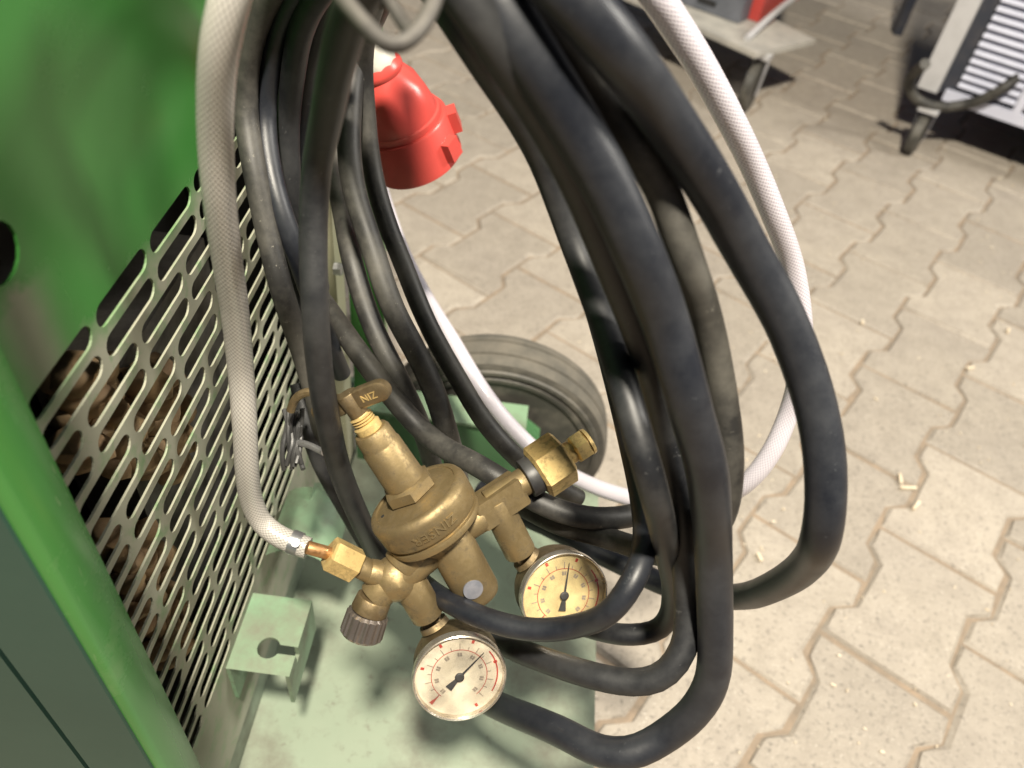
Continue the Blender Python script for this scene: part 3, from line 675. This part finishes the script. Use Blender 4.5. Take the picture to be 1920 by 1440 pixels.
# ------------------------------------------------------------------ red power plug
pd = .585
pa = R @ Vector((.27, .58, .77)); pc0 = at(703, 118, pd-.03)
plug = empty('power_plug', pc0 + pa*.08, 'red five pin industrial power plug hanging below the hook', 'plug')
ref = R.col[0]
mb = MB()
K = .84; SC = lambda pr: [(t*K, q*K) for t, q in pr]
mb.lathe(SC([(-.002, .0185), (.003, .0215), (.006, .0218), (.009, .0205), (.012, .0225), (.024, .0300), (.040, .0345), (.052, .0352), (.053, .0372), (.058, .0376), (.060, .0372)]), pc0, pa, 80, None, 0, lambda q, k, t: q*(1+.045*math.sin(2*math.pi*k*5/80+.9)) if .012*K < t < .050*K else q)
pb = mb.build('housing', M_red, plug, 35)
mb = MB().lathe(SC([(.058, .0400), (.060, .0412), (.092, .0412), (.095, .0420), (.099, .0420), (.100, .040), (.100, .036), (.07, .035)]), pc0, pa, 64); mb.build('collar', M_red, plug, 35)
mb = MB(); 
pax = pa.normalized(); u = (R.col[0] - pax*R.col[0].dot(pax)).normalized(); w = pax.cross(u)
for an, t0, t1 in ((-8, .062, .082), (28, .074, .092)):
    c_, s_ = math.cos(math.radians(an)), math.sin(math.radians(an)); rd = u*c_+w*s_; tg = pax.cross(rd)
    mm = Matrix((pax, rd, tg)).transposed().to_4x4(); mm.translation = pc0
    mb2 = MB().box(t0*K, t1*K, .040*K, .0485*K, -.0075*K, .0075*K, mm); mb2.build('lug', M_red, plug, 0)
mb = MB().lathe(SC([(-.030, .012), (-.028, .0145), (-.010, .0165), (-.006, .0190), (-.001, .0192), (.0, .017)]), pc0, pa, 12); mb.build('cable_gland', M_greypl, plug, 30)
mb = MB().tube([pc0 - pax*.02, pc0 - pax*.05, at(690, -20, .50), at(720, -140, .46)], .007, 16); mb.build('cord', M_rubd, plug)

# ------------------------------------------------------------------ wire ends at the panel edge
mb = MB()
mb.tube([at(560, 830, .50), at(575, 832, .495), at(600, 845, .49), at(607, 848, .488)], .0022, 10, .003)
tag(mb.build('metal_pin', M_zinc, None), 'small bent zinc pin sticking out by the slotted panel', 'pin')
mb = MB(); mb.tube([at(545, 770, .48), at(552, 748, .475), at(566, 737, .47), at(584, 733, .468), at(606, 736, .468)], .0026, 10, .003)
tag(mb.build('wire_clip', M_brassd, None), 'bronze wire clip curling beside the tee handle', 'clip')
mb = MB(); rg = random.Random(5)
for k in range(9):
    x, y = 545+rg.uniform(-8, 22), 770; pts = []
    for q in range(5): pts.append(at(x+rg.uniform(-9, 9), y+q*26+rg.uniform(-6, 6), .50+rg.uniform(-.006, .006)))
    mb.tube(pts, .0016, 8, .004)
tag(mb.build('loose_wires', M_blackpl, None), 'tangle of short black wires between slotted panel and cables', 'wires')

# ------------------------------------------------------------------ things standing behind
M_lg = worn('light_grey_paint', (.50, .50, .52), (.40, .40, .41), (.35, .5), 10)
M_dk = worn('dark_machine_paint', (.03, .035, .05), (.05, .05, .06), (.45, .6))
M_bl = worn('bluish_white_paint', (.60, .62, .74), (.52, .54, .66), (.35, .5), 10)
def caster(parent, foot, yaw, r=.035):
    mm = Matrix.Translation((foot[0], foot[1], 0)) @ Matrix.Rotation(yaw, 4, 'Z')
    c = mm @ Vector((0, 0, r)); axd = mm.to_3x3() @ Vector((0, 1, 0))
    w_ = MB().lathe([(-.011, r*.4), (-.012, r*.85), (-.009, r), (.009, r), (.012, r*.85), (.011, r*.4)], c, axd, 32).build('caster', M_tyred, parent)
    mb = MB()
    for s_ in (-1, 1): 
        mb.add([mm @ Vector(p) for p in ((-.012, s_*.015, r*.7), (.012, s_*.015, r*.7), (.034, s_*.017, r*2.25), (-.004, s_*.017, r*2.25))], [(0, 1, 2, 3)], None, False)
        mb.add([mm @ Vector(p) for p in ((-.012, s_*.0175, r*.7), (.012, s_*.0175, r*.7), (.034, s_*.0195, r*2.25), (-.004, s_*.0195, r*2.25))], [(3, 2, 1, 0)], None, False)
    mb.box(-.008, .04, -.022, .022, r*2.2, r*2.4, mm); mb.build('fork', M_lg, w_, 0)
# louvred machine at the right
b0 = plane(1722, 160, 2, .125); yaw = math.radians(-31); mm = Matrix.Translation((b0.x, b0.y, 0)) @ Matrix.Rotation(yaw, 4, 'Z')
lm = empty('louvred_machine', (b0.x+.3, b0.y+.1, 0), 'bluish white louvred machine on casters at the upper right', 'machine')
ZB = .125
MB().box(.0, .045, -.012, .05, ZB, .95, mm).build('corner_post', M_lg, lm, 0)
MB().box(.0455, .075, .006, .05, ZB, .95, mm).build('corner_gap', M_dk, lm, 0)
MB().box(.075, .62, .02, .60, ZB-.02, .95, mm).build('casing', M_dk, lm, 0)
MB().box(.060, .62, -.004, .0195, ZB-.012, ZB+.012, mm).build('bottom_rail', M_bl, lm, 0)
MB().box(.205, .222, -.004, .0195, ZB+.012, .95, mm).build('mullion', M_bl, lm, 0)
def louvre(name, x0, x1, z):
    mb = MB(); mb.add([mm @ Vector(p) for p in ((x0, .016, z+.012), (x1, .016, z+.012), (x1, -.004, z), (x0, -.004, z), (x0, .016, z+.0095), (x1, .016, z+.0095), (x1, -.004, z-.0025), (x0, -.004, z-.0025))],
       [(0, 3, 2, 1), (4, 5, 6, 7), (3, 7, 6, 2), (0, 4, 7, 3), (1, 2, 6, 5)], None, False); mb.build('louvre', M_bl, lm, 0)
for k in range(26): louvre('l', .078, .203, ZB+.028+k*.0185); louvre('l', .224, .40, ZB+.028+k*.0185)
caster(lm, plane(1703, 285, 2, 0), math.radians(60), .045); caster(lm, (mm @ Vector((.55, .05, 0)))[:2], .3, .045)
P = [(1925,118,.125),(1890,160,.10),(1845,185,.06),(1800,198,.03),(1750,200,.022),(1715,185,.03),(1704,165,.05),(1712,140,.09),(1735,120,.13)]
tag(MB().tube([plane(1990, 40, 2, .16)]+[plane(x, y, 2, z+.09) for x, y, z in P], .0115, 16, .01).build('rubber_cable', M_rubd, None), 'dark cable looped round the foot of the louvred machine', 'cable')
# low cart at the top
zc = .15
q = [plane(1100, -40, 2, zc), plane(1240, 20, 2, zc), plane(1418, 100, 2, zc), plane(1530, 74, 2, zc), plane(1440, 30, 2, zc), plane(1330, -60, 2, zc)]
ct = empty('low_cart', ((q[2]+q[4])/2*1.0)-Vector((0, 0, zc)), 'low cart with beige deck and casters at the top of the picture', 'cart')
mb = MB(); n = len(q); mb.add(q+[p-Vector((0, 0, .012)) for p in q], [list(range(n))[::-1], [n+k for k in range(n)]]+[(k, (k+1) % n, n+(k+1) % n, n+k) for k in range(n)], None, False); mb.build('deck', worn('beige_deck', (.42, .405, .37), (.30, .29, .27), (.5, .7), 14), ct, 0)
p0, p1 = plane(1400, 72, 2, zc+.005), plane(1490, -5, 2, zc+.03)
mb = MB(); mb.tube([p0, (p0+p1)/2+Vector((0, 0, .004)), p1], .008, 10); mb.build('deck_rail', M_lg, ct)
bb0 = plane(1385, 45, 2, zc+.001); yaw2 = math.radians(140); m2 = Matrix.Translation(bb0) @ Matrix.Rotation(math.radians(-33), 4, 'Z')
bx = empty('grey_box', bb0+Vector((-.1, .15, 0)), 'dark grey box with a red panel standing on the low cart', 'box')
MB().box(-.34, .0, .0, .30, 0.001, .4, m2).build('casing', worn('slate_paint', (.16, .17, .20), (.10, .11, .13), (.4, .6), 10), bx, 0)
MB().box(.0004, .028, .05, .30, 0.001, .4, m2).build('red_panel', M_red, bx, 0)
for k in range(3): MB().box(-.30+k*.09, -.25+k*.09, -.004, -.0004, .02, .03, m2).build('slot', M_black_hole, bx, 0)
caster(ct, plane(1395, 205, 2, 0), math.radians(65), .058); caster(ct, plane(1330, 30, 2, 0)[:2], 1.0, .058)
MB().box(-.012, .012, -.02, .02, .0, .5, Matrix.Translation(plane(1680, 62, 2, 0))).build('x', M_dk, None, 0)
o = bpy.context.scene.objects['x']; o.name = 'stand_leg'; tag(o, 'black stand leg reaching the ground behind the louvred machine', 'leg')
